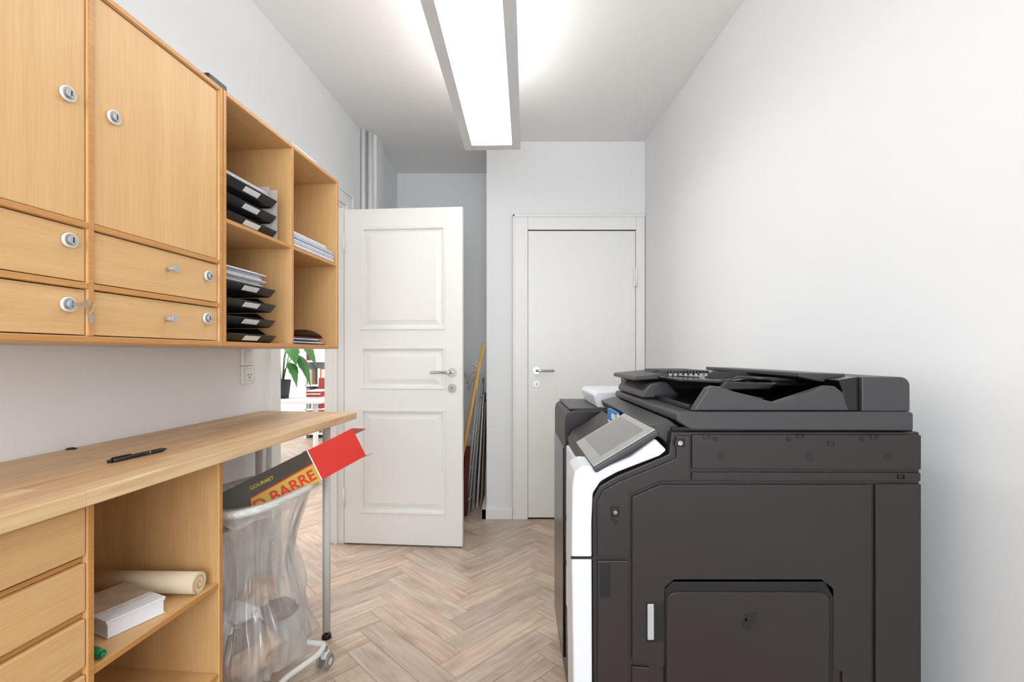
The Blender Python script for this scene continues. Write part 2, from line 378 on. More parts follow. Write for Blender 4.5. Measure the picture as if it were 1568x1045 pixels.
def worktop_mat():
    m,nt,bs=newmat('oak_butcher_block'); N=nt.nodes; L=nt.links
    tc=N.new('ShaderNodeTexCoord'); mp=N.new('ShaderNodeMapping'); mp.inputs['Rotation'].default_value=(0,0,math.pi/2); L.new(tc.outputs['Object'],mp.inputs[0])
    br=N.new('ShaderNodeTexBrick'); br.inputs['Scale'].default_value=1; br.inputs['Brick Width'].default_value=.42; br.inputs['Row Height'].default_value=.048; br.inputs['Mortar Size'].default_value=.0004
    br.inputs['Color1'].default_value=lin((228,198,154)); br.inputs['Color2'].default_value=lin((208,170,122)); br.inputs['Mortar'].default_value=lin((196,154,106)); br.offset=.37
    L.new(mp.outputs[0],br.inputs['Vector'])
    mp2=N.new('ShaderNodeMapping'); mp2.inputs['Scale'].default_value=(55,2.5,55); L.new(tc.outputs['Object'],mp2.inputs[0])
    n=N.new('ShaderNodeTexNoise'); n.inputs['Scale'].default_value=1; n.inputs['Detail'].default_value=5; n.inputs['Distortion'].default_value=.8; L.new(mp2.outputs[0],n.inputs['Vector'])
    r=N.new('ShaderNodeValToRGB'); r.color_ramp.elements[0].position=.3; r.color_ramp.elements[0].color=(.82,.76,.69,1); r.color_ramp.elements[1].position=.62; r.color_ramp.elements[1].color=(1.03,1.03,1.03,1); L.new(n.outputs['Fac'],r.inputs[0])
    mx=N.new('ShaderNodeMix'); mx.data_type='RGBA'; mx.blend_type='MULTIPLY'; mx.inputs[0].default_value=1
    L.new(br.outputs['Color'],mx.inputs[6]); L.new(r.outputs[0],mx.inputs[7]); L.new(mx.outputs[2],bs.inputs['Base Color']); bs.inputs['Roughness'].default_value=.45
    return m
M_top=worktop_mat()
WT=.917
b=B('oak_worktop_desk')
b.prism([(.045,ty(2.043)),(-.387,ty(2.043)),(-.370,ty(.35)),(.045,ty(.35))],'z',WT-.030,WT,M_top,.003)
M_leg=mat('desk_leg_enamel',(222,224,222),.35)
for (x,y) in ((-.04,-.022),(-.33,-.022)):
    b.cyl((x,y,.03),(x,y,WT-.0305),.0155,M_leg,seg=24); b.cyl((x,y,.018),(x,y,.03),.007,M_steel); b.cyl((x,y,0),(x,y,.018),.02,M_black,r2=.016)
    b.cyl((x,y,WT-.037),(x,y,WT-.0305),.035,M_leg,seg=24)
b.build(LO,-A)

# letter trays
def trays(name,n,yc,zb,wd,papers):
    b=B(name); ph=.049
    for k in range(n):
        z=zb+k*ph; x1=-.012-.004*(k%2); x0=x1-.30; y0=yc-wd/2+.003*(k%2); y1=y0+wd
        b.box(x0,x1-.015,y0,y1,z+.004,z+.007,M_black)
        for yy in (y0,y1-.003):
            b.prism([(x0,z),(x1-.01,z),(x1+.0,z+.012),(x1-.05,z+.046),(x0,z+.046)],'y',yy,yy+.003,M_black)
        b.box(x0,x0+.003,y0,y1,z,z+.046,M_black)
        b.prism([(x1-.03,z+.004),(x1-.006,z+.002),(x1+.012,z+.022),(x1+.009,z+.024),(x1-.008,z+.007),(x1-.03,z+.007)],'y',y0,y1,M_black)
        b.box(-.0085,.0085,-.035,.035,-.0006,.0014,M_white,0,M=Matrix.Translation((x1+.0035,(y0+y1)/2,z+.012))@Matrix.Rotation(math.radians(-48),4,'Y'))
        for q in range(papers[k]):
            h=.0022; zz=z+.0075+q*h; dx=random.uniform(-.012,.012); dy=random.uniform(-.004,.004)
            b.box(x0+.01,x1-.02+dx,y0+.008+dy,y1-.01+dy,zz,zz+h*.75,M_paper)
    return b
yc=fy0+.013+.004+.118
b=trays('letter_tray_stack',3,yc,1.539,.232,[5,4,20])
M_film=mat('clear_plastic_folder',(205,205,205),.2,alpha=.5)
b.box(-.20,-.008,yc+.128,yc+.1295,1.54,1.70,M_film); b.box(-.22,-.03,yc+.121,yc+.1225,1.545,1.71,M_film); b.box(-.26,-.05,yc+.0,yc+.12,1.694,1.696,M_film)
b.build(LO,-A)
b=trays('letter_tray_stack',4,yc-.002,1.201,.226,[3,5,2,6])
for q in range(20):
    z=1.201+4*.049+q*.0022-.02; a=random.uniform(-.02,.02)
    b.box(-.28,-.03+random.uniform(-.015,.012),yc-.1,yc+.08+random.uniform(-.01,.01),z,z+.0018,M_paper,M=Matrix.Rotation(a*.3,4,'Z'))
b.build(LO,-A)
b=B('paper_stack')
M_blue=mat('pale_blue_paper',(220,223,236),.8,var=.05)
for q in range(30):
    z=1.5385+q*.0022; dx=random.uniform(-.006,.006)-(.0 if q<20 else .02)
    b.box(-.27,-.010+dx,ymf+.016,-.022-random.uniform(0,.008)-(0 if q<20 else .02),z,z+.0020,M_blue if q%3==0 else M_paper)
b.build(LO,-A)
b=B('document_wallet')
M_mar=mat('maroon_card',(78,40,44),.3); 
b.surf(lambda u,v:Vector((-.25+.235*u,ymf+.012+v*.23,1.225+.040*math.sin(math.pi*min(1,.12+v*.88))**.6*(1-.3*u)+.002)),10,16,M_mar)
for q in range(5): b.box(-.26,-.012-q*.004,ymf+.012,ymf+.012+.24-.01*q,1.2015+q*.006,1.205+q*.006,(M_mar,M_paper,M_black,M_paper,M_mar)[q])
b.build(LO,-A)
b=B('ring_binder'); b.box(-.30,-.01,fy0-.04,fy0+.03,Z1+.001,Z1+.022,M_black,.003); b.box(-.295,-.013,fy0-.035,fy0+.025,Z1+.006,Z1+.017,M_paper); b.build(LO,-A)
b=B('magazine_pile')
for q in range(5): b.box(-.28,-.006-.004*q,ymf+.01+.006*q,ymf+.19,Z1+.001+q*.005,Z1+.0055+q*.005,(M_paper,M_alu,M_paper,M_blue,M_alu)[q])
b.build(LO,-A)

# pen, cable grommet, wall socket
b=B('ballpoint_pen')
b.cyl((0,0,0),(.125,0,0),.0052,M_black); b.cyl((.125,0,0),(.140,0,0),.0052,M_black,r2=.0015); b.cyl((-.008,0,0),(0,0,0),.0038,M_black); b.box(.0,.045,-.0012,.0012,.005,.0075,M_black); b.cyl((.09,0,0),(.092,0,0),.0055,M_steel)
b.build((-.909,1.075,WT+.0058),math.radians(80))
b=B('cable_grommet'); b.cyl((0,0,0),(0,0,.003),.012,M_black,r2=.009); b.cyl((0,0,.003),(.0,.0,.004),.006,M_black); b.build((-1.150,1.235,WT+.0004))
b=B('wall_socket')
rz=-math.atan(.08)
b.box(0,.012,-.038,.038,-.075,-.002,M_white,.003); b.box(0,.012,-.038,.038,.0,.073,M_white,.003)
b.box(.012,.0145,-.028,.028,-.065,-.012,M_white,.002); b.box(.012,.016,-.024,.024,.012,.062,M_white,.003)
for s in (-1,1): b.cyl((.0145,s*.009,-.038),(.0149,s*.009,-.038),.003,M_prnHole)
b.cyl((.0145,0,-.05),(.0149,0,-.05),.0035,M_prnHole)
b.build((XL(1.975)+.0005,1.975,1.118),rz)

# things in the base cabinet bay
SZ=.553
b=B('rolled_paper')
M_roll=mat('kraft_paper_roll',(226,208,178),.6,var=.03)
b.cyl((-1.09,1.218,SZ+.028),(-.80,1.211,SZ+.027),.0265,M_roll,seg=32)
sp_=[(-.7992,1.211+(.003+.0014*k)*math.cos(k*.7),SZ+.027+(.003+.0014*k)*math.sin(k*.7)) for k in range(16)]
b.tube(sp_,.0009,M_oakE,seg=5); b.build()
b=B('catalogue_stack')
M_cov=mat('printed_cover',(200,180,160),.35,var=.45,scale=30)
R=Matrix.Translation((-.868,1.015,SZ+.0005))@Matrix.Rotation(math.radians(-24),4,'Z')
def book(x0,x1,y0,y1,z,h,cm):
    b.box(x0,x1,y0,y1,z,z+.002,cm,M=R); b.box(x0+.003,x1-.002,y0+.002,y1-.002,z+.002,z+h-.002,M_paper,M=R); b.box(x0,x1,y0,y1,z+h-.002,z+h,cm,M=R); b.box(x0,x0+.002,y0,y1,z,z+h,cm,M=R)
book(-.15,.0,.0,.115,0,.032,M_white); book(-.15,-.003,.0,.118,.0325,.004,M_paper); book(-.16,-.045,-.004,.112,.037,.006,M_cov)
b.build()
b=B('marker_pen')
M_green=mat('green_plastic',(28,120,72),.35)
b.cyl((-.90,.985,SZ+.0085),(-.855,.965,SZ+.0085),.008,M_white); b.cyl((-.855,.965,SZ+.0085),(-.824,.9515,SZ+.0085),.0085,M_green); b.cyl((-.824,.9515,SZ+.0085),(-.818,.949,SZ+.0085),.0065,M_green,r2=.004)
b.build()

# ---------------------------------------------------------------- waste bag trolley
M_bagm,nt,bs=newmat('translucent_bag')
for n in list(nt.nodes):
    if n.type=='BSDF_PRINCIPLED': nt.nodes.remove(n)
out=nt.nodes['Material Output']; N=nt.nodes; L=nt.links
d=N.new('ShaderNodeBsdfDiffuse'); d.inputs[0].default_value=lin((250,250,250)); tr=N.new('ShaderNodeBsdfTranslucent'); tr.inputs[0].default_value=lin((250,250,249)); tp=N.new('ShaderNodeBsdfTransparent'); gl=N.new('ShaderNodeBsdfGlossy'); gl.inputs['Roughness'].default_value=.18
nz=N.new('ShaderNodeTexNoise'); nz.inputs['Scale'].default_value=9; mr=N.new('ShaderNodeMapRange'); mr.inputs['To Min'].default_value=.55; mr.inputs['To Max'].default_value=.80; L.new(nz.outputs['Fac'],mr.inputs['Value'])
m1=N.new('ShaderNodeMixShader'); L.new(d.outputs[0],m1.inputs[1]); L.new(tr.outputs[0],m1.inputs[2]); m1.inputs[0].default_value=.5
m2=N.new('ShaderNodeMixShader'); L.new(mr.outputs[0],m2.inputs[0]); L.new(m1.outputs[0],m2.inputs[1]); L.new(tp.outputs[0],m2.inputs[2])
m3=N.new('ShaderNodeMixShader'); m3.inputs[0].default_value=.08; L.new(m2.outputs[0],m3.inputs[1]); L.new(gl.outputs[0],m3.inputs[2]); L.new(m3.outputs[0],out.inputs[0])
TC=Vector((-.862,1.580,0)); TR=-.17
def rim(t,a=.145,bb=.215,n=3.2):
    c,s=math.cos(t),math.sin(t)
    return Vector((a*abs(c)**(2/n)*(1 if c>0 else -1), bb*abs(s)**(2/n)*(1 if s>0 else -1),0))
b=B('waste_bag_trolley')
M_enamel=mat('white_enamel_tube',(232,232,228),.3)
RZ=.70
b.tube([rim(2*math.pi*k/64)+Vector((0,0,RZ)) for k in range(64)],.0115,M_enamel,True)
for s in (-1,1):
    b.tube(rpath([(-.12,s*.17,RZ-.005),(-.12,s*.17,.085),(.0,s*.19,.085)],.03),.010,M_enamel)
b.tube(rpath([(.13,-.205,.085),(-.13,-.205,.085),(-.13,.205,.085),(.13,.205,.085)],.04),.010,M_enamel)
b.tube(rpath([(.13,.205,.085),(.15,.16,.085),(.10,.0,.085),(.15,-.16,.085),(.13,-.205,.085)],.04),.010,M_enamel)
M_cast=mat('caster_grey',(150,148,142),.5)
for x in (-.12,.135):
    for y in (-.205,.205):
        b.cyl((x,y,.06),(x,y,.085),.009,M_steel)
        b.box(x-.012,x+.012,y-.013,y+.013,.035,.062,M_white,.004)
        for q in (-1,1): b.cyl((x+q*.013,y,.026),(x+q*.021,y,.026),.0255,M_cast,seg=24); b.cyl((x+q*.021,y,.026),(x+q*.022,y,.026),.012,M_white)
def bagf(u,v):
    t=2*math.pi*u; z=RZ+.012-v*(RZ-.11)
    if v<.04: p=rim(t,.134,.204)
    else:
        k=1-.30*math.sin(math.pi*min(1,(v-.04)*1.35))-.02*max(0,v-.55)
        p=rim(t,.140*k,.210*k,2.6)
    r=.010+.040*v
    w=noise.noise(Vector((math.cos(t)*3.2,math.sin(t)*3.2,v*2.2)))*r*1.4+noise.noise(Vector((math.cos(t)*9,math.sin(t)*9,v*3)))*r*.9+noise.noise(Vector((math.cos(t)*20,math.sin(t)*20,v*5)))*r*.35
    if v<.05: w*=.15
    n=p.normalized(); p=p+n*w
    if v>.93: p*=1-(v-.93)*9
    return Vector((p.x,p.y,z))
b.surf(bagf,160,80,M_bagm,True)
def cuff(u,v):
    t=2*math.pi*u; p=rim(t,.146,.216,3.0); n=p.normalized()
    L=.05+.02*noise.noise(Vector((math.cos(t)*2,math.sin(t)*2,0)))
    q=p+n*(.013+.004*noise.noise(Vector((math.cos(t)*8,math.sin(t)*8,v*3))))
    if v<.01: q=p*.93
    return Vector((q.x,q.y,RZ+.013-max(0,v-.1)*L))
b.surf(cuff,120,8,M_bagm,True)
M_tan=mat('crumpled_kraft',(212,180,150),.8,var=.15); M_dk=mat('waste_dark',(140,112,104),.6,var=.3)
for (x,y,z,r,m,s) in ((.02,-.05,.20,.075,M_tan,.8),(-.03,.08,.19,.075,M_paper,.8),(.04,.06,.28,.055,M_dk,.6),(-.02,-.06,.31,.06,M_paper,.8),(.05,-.09,.29,.04,M_dk,.8),(.0,.02,.37,.05,M_tan,.7)):
    b.sphere((x,y,z),r,m,(1,1.1,s),.55)
b.build(TC,TR)

# cardboard carton leaning in the trolley
M_cd=mat('carton_dark_print',(66,56,38),.35,var=.1,scale=12); M_cr=mat('carton_red_print',(212,42,26),.35); M_cy=mat('carton_yellow_print',(204,172,58),.35); M_ci=mat('carton_inner',(176,40,24),.6)
lo=Vector((-.985,1.475,.628)); hi=Vector((-.612,1.835,.816))
e1=(hi-lo).normalized(); e2=Vector((0,0,1)).cross(e1).normalized(); e3=e1.cross(e2)
e2n=math.radians(-18); a2=e2*math.cos(e2n)+e3*math.sin(e2n); a3=e1.cross(a2)
Mx=Matrix.Translation(lo)@Matrix((e1,a2,a3)).transposed().to_4x4()
b=B('product_carton'); Lc=(hi-lo).length; h=.058
def cq(x0,x1,face,m,off=0.0):
    t=bmesh.new(); k=h+off
    Q={'top':[(x0,-h,k),(x1,-h,k),(x1,h,k),(x0,h,k)],'front':[(x0,-k,-h),(x1,-k,-h),(x1,-k,h),(x0,-k,h)],
       'bot':[(x0,-h,-k),(x1,-h,-k),(x1,h,-k),(x0,h,-k)],'back':[(x0,k,-h),(x1,k,-h),(x1,k,h),(x0,k,h)]}[face]
    t.faces.new([t.verts.new(p) for p in Q]); b.commit(t,m,recalc=False)
xs=Lc*.68
b.box(0,Lc,-h+.0005,h-.0005,-h+.0005,h-.0005,M_cr)
for fc in ('top','back','bot'): cq(0,xs,fc,M_cd); cq(xs,Lc,fc,M_cr)
cq(0,xs,'front',M_cy); cq(xs,Lc,'front',M_cr)
def fq(pts,m,o):
    t=bmesh.new(); t.faces.new([t.verts.new((x,-h-o,z)) for x,z in pts]); b.commit(t,m)
fq([(0,-h),(Lc*.25,-h),(Lc*.28,-h*.04),(xs,h*.1),(xs,h),(0,h)],M_cd,.0006)
fq([(Lc*.28,-h*.04),(xs,h*.1),(xs,h*.17),(Lc*.28,h*.03)],M_cr,.001)
fq([(xs-.004,-h),(xs,-h),(xs,h),(xs-.004,h)],M_white,.0012)
b.prism([(Lc,h),(Lc+.045,h*.55),(Lc+.0455,h*.58),(Lc,h+.001)],'y',-h,h,M_cr)
b.prism([(Lc,-h),(Lc+.03,-h*1.1),(Lc+.03,-h*1.1-.001),(Lc,-h-.001)],'y',-h,h,M_ci)
cart=b.build(); cart.matrix_world=Mx
def text(name,body,size,mt,M,parent):
    c=bpy.data.curves.new(name,'FONT'); c.body=body; c.size=size; c.extrude=.0003; c.offset=size*.02; c.align_x='LEFT'
    o=bpy.data.objects.new(name+'_c',c); bpy.context.scene.collection.objects.link(o)
    bpy.context.view_layer.update()
    me=bpy.data.meshes.new_from_object(o.evaluated_get(bpy.context.evaluated_depsgraph_get()))
    bpy.data.objects.remove(o)
    me.materials.clear(); me.materials.append(mt)
    q=bpy.data.objects.new(name,me); bpy.context.scene.collection.objects.link(q); q.parent=parent; q.matrix_local=M
    return q
text('printed_lettering','D BARRE',.053,M_cr,Matrix.Translation((Lc*.275,-h-.0016,-h*.86))@Matrix.Rotation(math.pi/2,4,'X')@Matrix.Rotation(math.radians(1.5),4,'Z'),cart)
text('small_lettering','GOURMET',.016,M_cy,Matrix.Translation((Lc*.30,-h-.0016,h*.40))@Matrix.Rotation(math.pi/2,4,'X'),cart)

# ---------------------------------------------------------------- items in the nook behind the door
M_pole=wood('pole_wood',(216,170,90),(190,140,66),'z')
b=B('broom_handle'); b.cyl((-.425,3.20,.012),(-.197,3.27,1.225),.012,M_pole); b.sphere((-.197,3.27,1.225),.012,M_pole); b.build()
b=B('folding_clothes_rack')
M_gal=mat('galvanised_tube',(196,198,200),.4,.25); M_brd=mat('brown_board',(150,120,98),.6,var=.15)
for k,(xa,xb,y) in enumerate(((-.335,-.232,3.37),(-.315,-.226,3.43),(-.295,-.220,3.49))):
    b.tube(rpath([(xa,y,.01),(xb,y,1.06-.05*k),(xb-.045,y+.01,1.10-.05*k),(xb-.09,y+.01,1.06-.05*k),(xb-.10,y+.01,1.0-.05*k)],.025),.009,M_gal)
for z in (.12,.35,.6,.85): 
    x=-.335+.098*z; b.cyl((x,3.37,z),(x+.03,3.49,z),.005,M_gal)
b.build()
b=B('leaning_boards')
for k,(mt,hh,y) in enumerate(((M_gal,1.00,3.52),(M_brd,.92,3.54),(M_white,.98,3.56),(M_gal,.86,3.58),(M_brd,.80,3.60))):
    xa=-.36+.030*k; xb=-.262+.013*k
    b.prism([(xa,.002),(xa+.013,.002),(xb+.013,hh),(xb,hh)],'y',y,y+.28,mt,.002)
b.build()
b=B('hanging_cloth_bag')
M_redc=mat('dark_red_cloth',(92,36,34),.9,var=.5,scale=60)
b.surf(lambda u,v:Vector((-.385+.06*u+.008*math.sin(u*14+v*3)+.035*v,3.32+.012*math.sin(u*9)+.012*math.cos(v*7),.02+.50*v)),24,30,M_redc)
b.build()

# ---------------------------------------------------------------- ceiling lamp
b=B('pendant_ceiling_lamp')
hw,ln=.154,1.65; bd=.045
M_em=emis('lamp_diffuser',(255,253,249),7.5); M_emU=emis('lamp_uplight',(255,253,249),5.5)
z0,z1=2.30,2.352
b.box(-hw,-hw+bd,-ln,0,z0,z1,M_lampbody,.002); b.box(hw-bd,hw,-ln,0,z0,z1,M_lampbody,.002)
b.box(-hw+bd,hw-bd,-.06,0,z0,z1,M_lampbody,.002); b.box(-hw+bd,hw-bd,-ln,-ln+.06,z0,z1,M_lampbody,.002)
b.box(-hw+bd,hw-bd,-ln+.06,-.06,z0+.028,z0+.032,M_em)
b.box(-hw+bd,hw-bd,-ln+.06,-.06,z1-.012,z1-.008,M_emU)
for x in (-.1,.1):
    for y in (-.2,-ln+.2): b.cyl((x,y,z1),(x,y,CZ),.0012,M_steel,seg=6)
b.box(-.04,.04,-ln/2-.1,-ln/2+.1,CZ-.03,CZ,M_white,.004)
b.build((-.107,2.63,0),-math.atan(.03))

# ---------------------------------------------------------------- PRINTER (multifunction copier)
YP=1.0
def P(px,py,Y=YP): return ((px-784)/F*Y, CH-(py-HY)/F*Y)
def PP(l): return [P(*q) for q in l]
b=B('multifunction_copier')
body=PP([(1412,663),(1412,1345),(912,1345),(908,850),(908,768),(918,747),(945,731),(1026,697),(1030,663)])
b.prism(body,'y',YP+.006,1.10,M_prn,.003)
back=PP([(1412,663),(1412,1345),(921,1345),(921,768),(932,750),(955,737),(1032,705),(1036,663)])
b.prism(back,'y',1.10,1.60,M_prn,.003)
for (za,zb,m) in ((.62,.86,M_prnW),(.47,.61,M_prnW),(.32,.46,M_prnW),(.07,.31,M_prnG)):
    b.box(.182,.20,1.105,1.595,za,zb,m,.006)
    if za<.6: b.box(.1795,.184,1.25,1.45,zb-.035,zb-.012,M_prnB,.002)
wb=PP([(1003,672),(1021,690),(1010,699),(945,724),(920,738),(908,756),(906,800),(908,1345),(882,1345),(875,860),(876,745),(880,722),(893,714),(925,716),(965,700)])
b.prism(wb,'y',YP-.002,1.10,M_prnW,.005,3)
wb2=PP([(1003,680),(1021,692),(1010,699),(960,725),(940,742),(930,765),(922,765),(918,745),(930,728),(965,706)])
b.prism(wb2,'y',1.10,1.22,M_prnW,.003,2)
b.prism(wb2,'y',1.22,1.58,M_prn,.003,2)
b.prism(PP([(906,852),(908,852),(908,856),(874,856),(874,852)]),'y',YP-.0035,YP-.001,M_prnHole)
def sp(pts,m=M_prn,t=.006,bev=.002): b.prism(PP(pts),'y',YP+.006-t,YP+.0065,m,bev,2)
sp([(1060,666),(1411,667),(1411,720),(1060,719)])
sp([(1060,724),(1411,725),(1411,738),(1340,738),(1334,738),(1060,737)],t=.005)
sp([(1036,668),(1057,668),(1057,737),(1012,738),(965,758),(965,855),(915,853),(914,770),(924,752),(950,738),(1036,703)],t=.005)
sp([(1341,742),(1411,742),(1411,1345),(1341,1345)])
sp([(1012,743),(1335,743),(1335,1345),(1290,1345),(1290,1030),(1274,1026),(1274,915),(1262,893),(1030,893),(1018,905),(1018,1022),(970,1016),(968,1010),(968,762)])
sp([(968,1022),(995,1024),(996,1345),(968,1345)],t=.005)
sp([(915,860),(963,860),(963,1345),(915,1345)],t=.005)
b.box(*[P(920,0)[0],P(934,0)[0]],YP-.001,YP+.004,P(0,915)[1],P(0,865)[1],M_prnHole,.001)
b.prism(PP([(1018,1345),(1018,900),(1032,888),(1258,888),(1276,902),(1276,1345)]),'y',YP+.0,YP+.0068,M_prnHole)
def rr(x0,y0,x1,y1,r):
    pts=[(x0,y1)]
    for k in range(7): a=math.pi+k*math.pi/12; pts.append((x0+r+r*math.cos(a),y0+r+r*math.sin(a)))
    for k in range(7): a=1.5*math.pi+k*math.pi/12; pts.append((x1-r+r*math.cos(a),y0+r+r*math.sin(a)))
    pts.append((x1,y1)); return pts
b.prism(PP(rr(1020,907,1268,1345,14)),'y',YP-.003,YP+.006,M_prn,.0015)
b.box(P(989,0)[0],P(1016,0)[0],YP-.0015,YP+.004,P(0,984)[1],P(0,922)[1],M_prnHole,.002)
b.box(P(991,0)[0],P(1001,0)[0],YP-.0035,YP+.002,P(0,980)[1],P(0,925)[1],M_alu,.002)
M_ic=mat('embossed_icon',(20,17,18),.5)
for ic in ([(1140,940),(1157,938),(1158,950),(1151,957),(1148,947),(1140,951)],[(1133,953),(1139,950),(1141,945),(1144,950),(1149,948),(1150,960),(1147,966),(1140,966),(1136,960)]):
    b.prism(PP(ic),'y',YP-.0036,YP-.002,M_ic)
for x in (1095,1208,1320): b.cyl((P(x,673)[0],YP-.0012,P(x,673)[1]),(P(x,673)[0],YP+.001,P(x,673)[1]),.005,M_prnHole)
for x,y in ((1104,699),(1240,700),(1360,701)): b.cyl((P(x,y)[0],YP-.0008,P(x,y)[1]),(P(x,y)[0],YP+.001,P(x,y)[1]),.0085,M_ic,seg=24)
for x,y in ((1082,669),(1225,668),(1272,680),(1338,669),(1380,731)):
    X,Z=P(x,y)
    for (a0,a1,c0,c1) in ((-.007,.007,.0035,.0048),(-.007,.007,-.0048,-.0035),(-.007,-.0057,-.004,.004),(.0057,.007,-.004,.004)):
        b.box(X+a0,X+a1,YP-.0012,YP+.001,Z+c0,Z+c1,M_prnHole)
X,Z=P(1041,679); b.box(X-.011,X+.011,YP-.0015,YP+.002,Z-.008,Z+.008,M_prnHole,.002); b.cyl((X,YP-.003,Z),(X,YP,Z),.005,M_steel)
X,Z=P(942,785); b.box(X-.009,X+.009,YP-.0012,YP+.003,Z-.011,Z+.011,M_prnHole,.002); b.cyl((X,YP-.0025,Z),(X,YP,Z),.004,M_steel)
b.prism(PP([(935,794),(948,800),(941,806)]),'y',YP-.001,YP+.001,M_prnHole)
b.box(.345,.862,YP+.02,1.58,.995,1.008,M_prnB)
sc=PP([(1035,634),(1036,645),(1058,659),(1399,660),(1399,634),(1394,631),(1040,631)])
b.prism(sc,'y',YP,1.59,M_prnG,.003)
b.prism(PP([(1032,646),(1056,662),(1056,690),(1034,690),(1020,676),(1005,668),(1000,655)]),'y',YP+.03,1.59,M_prnG,.003)
M_lab=mat('blue_label',(40,130,200),.4)
b.box(.286,.2955,1.30,1.42,.958,1.004,M_lab)
b.box(.2853,.2862,1.31,1.41,.966,.971,M_white); b.box(.2853,.2862,1.31,1.36,.980,.996,M_white)
b.box(.287,.2953,1.299,1.2999,.962,1.0,M_white)
def rcorn(x0,y0,x1,y1,r_):
    return [(x0,y1),(x0,y0)]+[(x1-r_+r_*math.sin(k*math.pi/12),y0+r_-r_*math.cos(k*math.pi/12)) for k in range(7)]+[(x1,y1)]
b.prism(PP(rcorn(1322,578,1396,631,14)),'y',YP+.004,1.57,M_prnG,.002,2)
b.prism(PP([(1300,631),(1296,600),(1290,583),(1322,578),(1322,631)]),'y',YP+.012,1.56,M_prnB,.002)
b.prism(PP([(1250,573),(1325,575),(1325,581),(1288,588),(1250,580)]),'y',YP+.06,1.57,M_prnG,.002)
b.prism(PP([(1063,630),(1086,595),(1095,592),(1190,618),(1270,592),(1281,592),(1293,602),(1302,630)]),'y',YP+.004,YP+.03,M_prnG,.003)
b.prism(PP([(1063,630),(1063,622),(1190,624),(1300,618),(1300,630)]),'y',YP+.03,1.56,M_prnB)
b.box(.36,.74,1.52,1.57,1.045,1.10,M_prnG,.006)
b.prism([(.352,1.046),(.352,1.062),(.375,1.085),(.42,1.092),(.46,1.046)],'y',1.28,1.57,M_prnG,.005)
b.prism([(.335,1.092),(.338,1.104),(.46,1.116),(.47,1.104),(.44,1.098)],'y',1.30,1.57,M_prnG,.004)
tl=[(.40,1.100),(.40,1.106),(.60,1.098),(.735,1.100),(.735,1.090),(.60,1.090)]
b.prism(tl,'y',1.12,1.52,M_prnB,.002)
b.prism([(.47,1.080),(.50,1.100),(.62,1.098),(.60,1.082)],'y',1.10,1.16,M_prnB,.004)
for k in range(14): b.box(.42+.009*k,.425+.009*k,1.30,1.50,1.112,1.120,M_prnG)
for k in range(8): b.box(.43+.014*k,.4375+.014*k,1.296,1.2995,1.106,1.112,M_alu)
b.box(.41,.55,1.385,1.395,1.104,1.118,M_prnG,.002)
b.prism([(.53,1.1),(.55,1.118),(.68,1.114),(.72,1.1)],'y',1.30,1.31,M_prnG,.001)
b.prism([(.53,1.1),(.55,1.112),(.66,1.108),(.70,1.1)],'y',1.15,1.16,M_prnG,.001)
b.tube(rpath([(.50,1.13,1.098),(.56,1.125,1.108),(.62,1.14,1.098)],.01),.006,M_prnB)
b.prism([(.46,1.085),(.50,1.072),(.56,1.060),(.565,1.066),(.50,1.08),(.465,1.093)],'y',1.06,1.10,M_prnB,.002)
# tilting touch panel
Rm=Matrix.Translation((.236,1.118,.966))@Matrix.Rotation(-math.atan2(.078,.13),4,'Y')
b.box(-.078,.078,-.137,.137,-.010,.004,M_prnG,.004,3,M=Rm)
M_ps=mat('touch_panel_face',(160,160,156),.25); M_scr=mat('touch_screen_glass',(120,120,116),.15,var=.02)
b.box(-.075,.075,-.134,.134,.003,.006,M_ps,.0015,M=Rm); b.box(-.05,.060,-.10,.120,.0055,.0066,M_scr,.0004,M=Rm)
b.box(-.06,-.02,-.06,.06,-.04,-.010,M_prnB,.006,M=Rm)
for x in (.25,.80):
    for y in (1.10,1.50): b.cyl((x-.012,y,.028),(x+.012,y,.028),.028,M_black,seg=24); b.cyl((x,y,.03),(x,y,.062),.012,M_steel)
b.build()
b=B('paper_finisher')
pf=[(.188,.03),(.182,.93),(.186,.955),(.20,.967),(.23,.972),(.66,.972),(.66,.03)]
b.prism([(x,z) for x,z in pf],'y',1.63,2.02,M_prn,.006,3)
b.box(.178,.19,1.66,1.99,.10,.84,M_prnB,.004); b.box(.20,.62,1.65,2.0,.970,.977,M_prnG,.003)
b.prism([(.30,.977),(.285,1.022),(.30,1.034),(.60,1.034),(.60,.977)],'y',1.66,1.96,M_prnW,.005)
for x in (.25,.6):
    for y in (1.7,1.95): b.cyl((x,y,0),(x,y,.031),.02,M_black)
b.build()

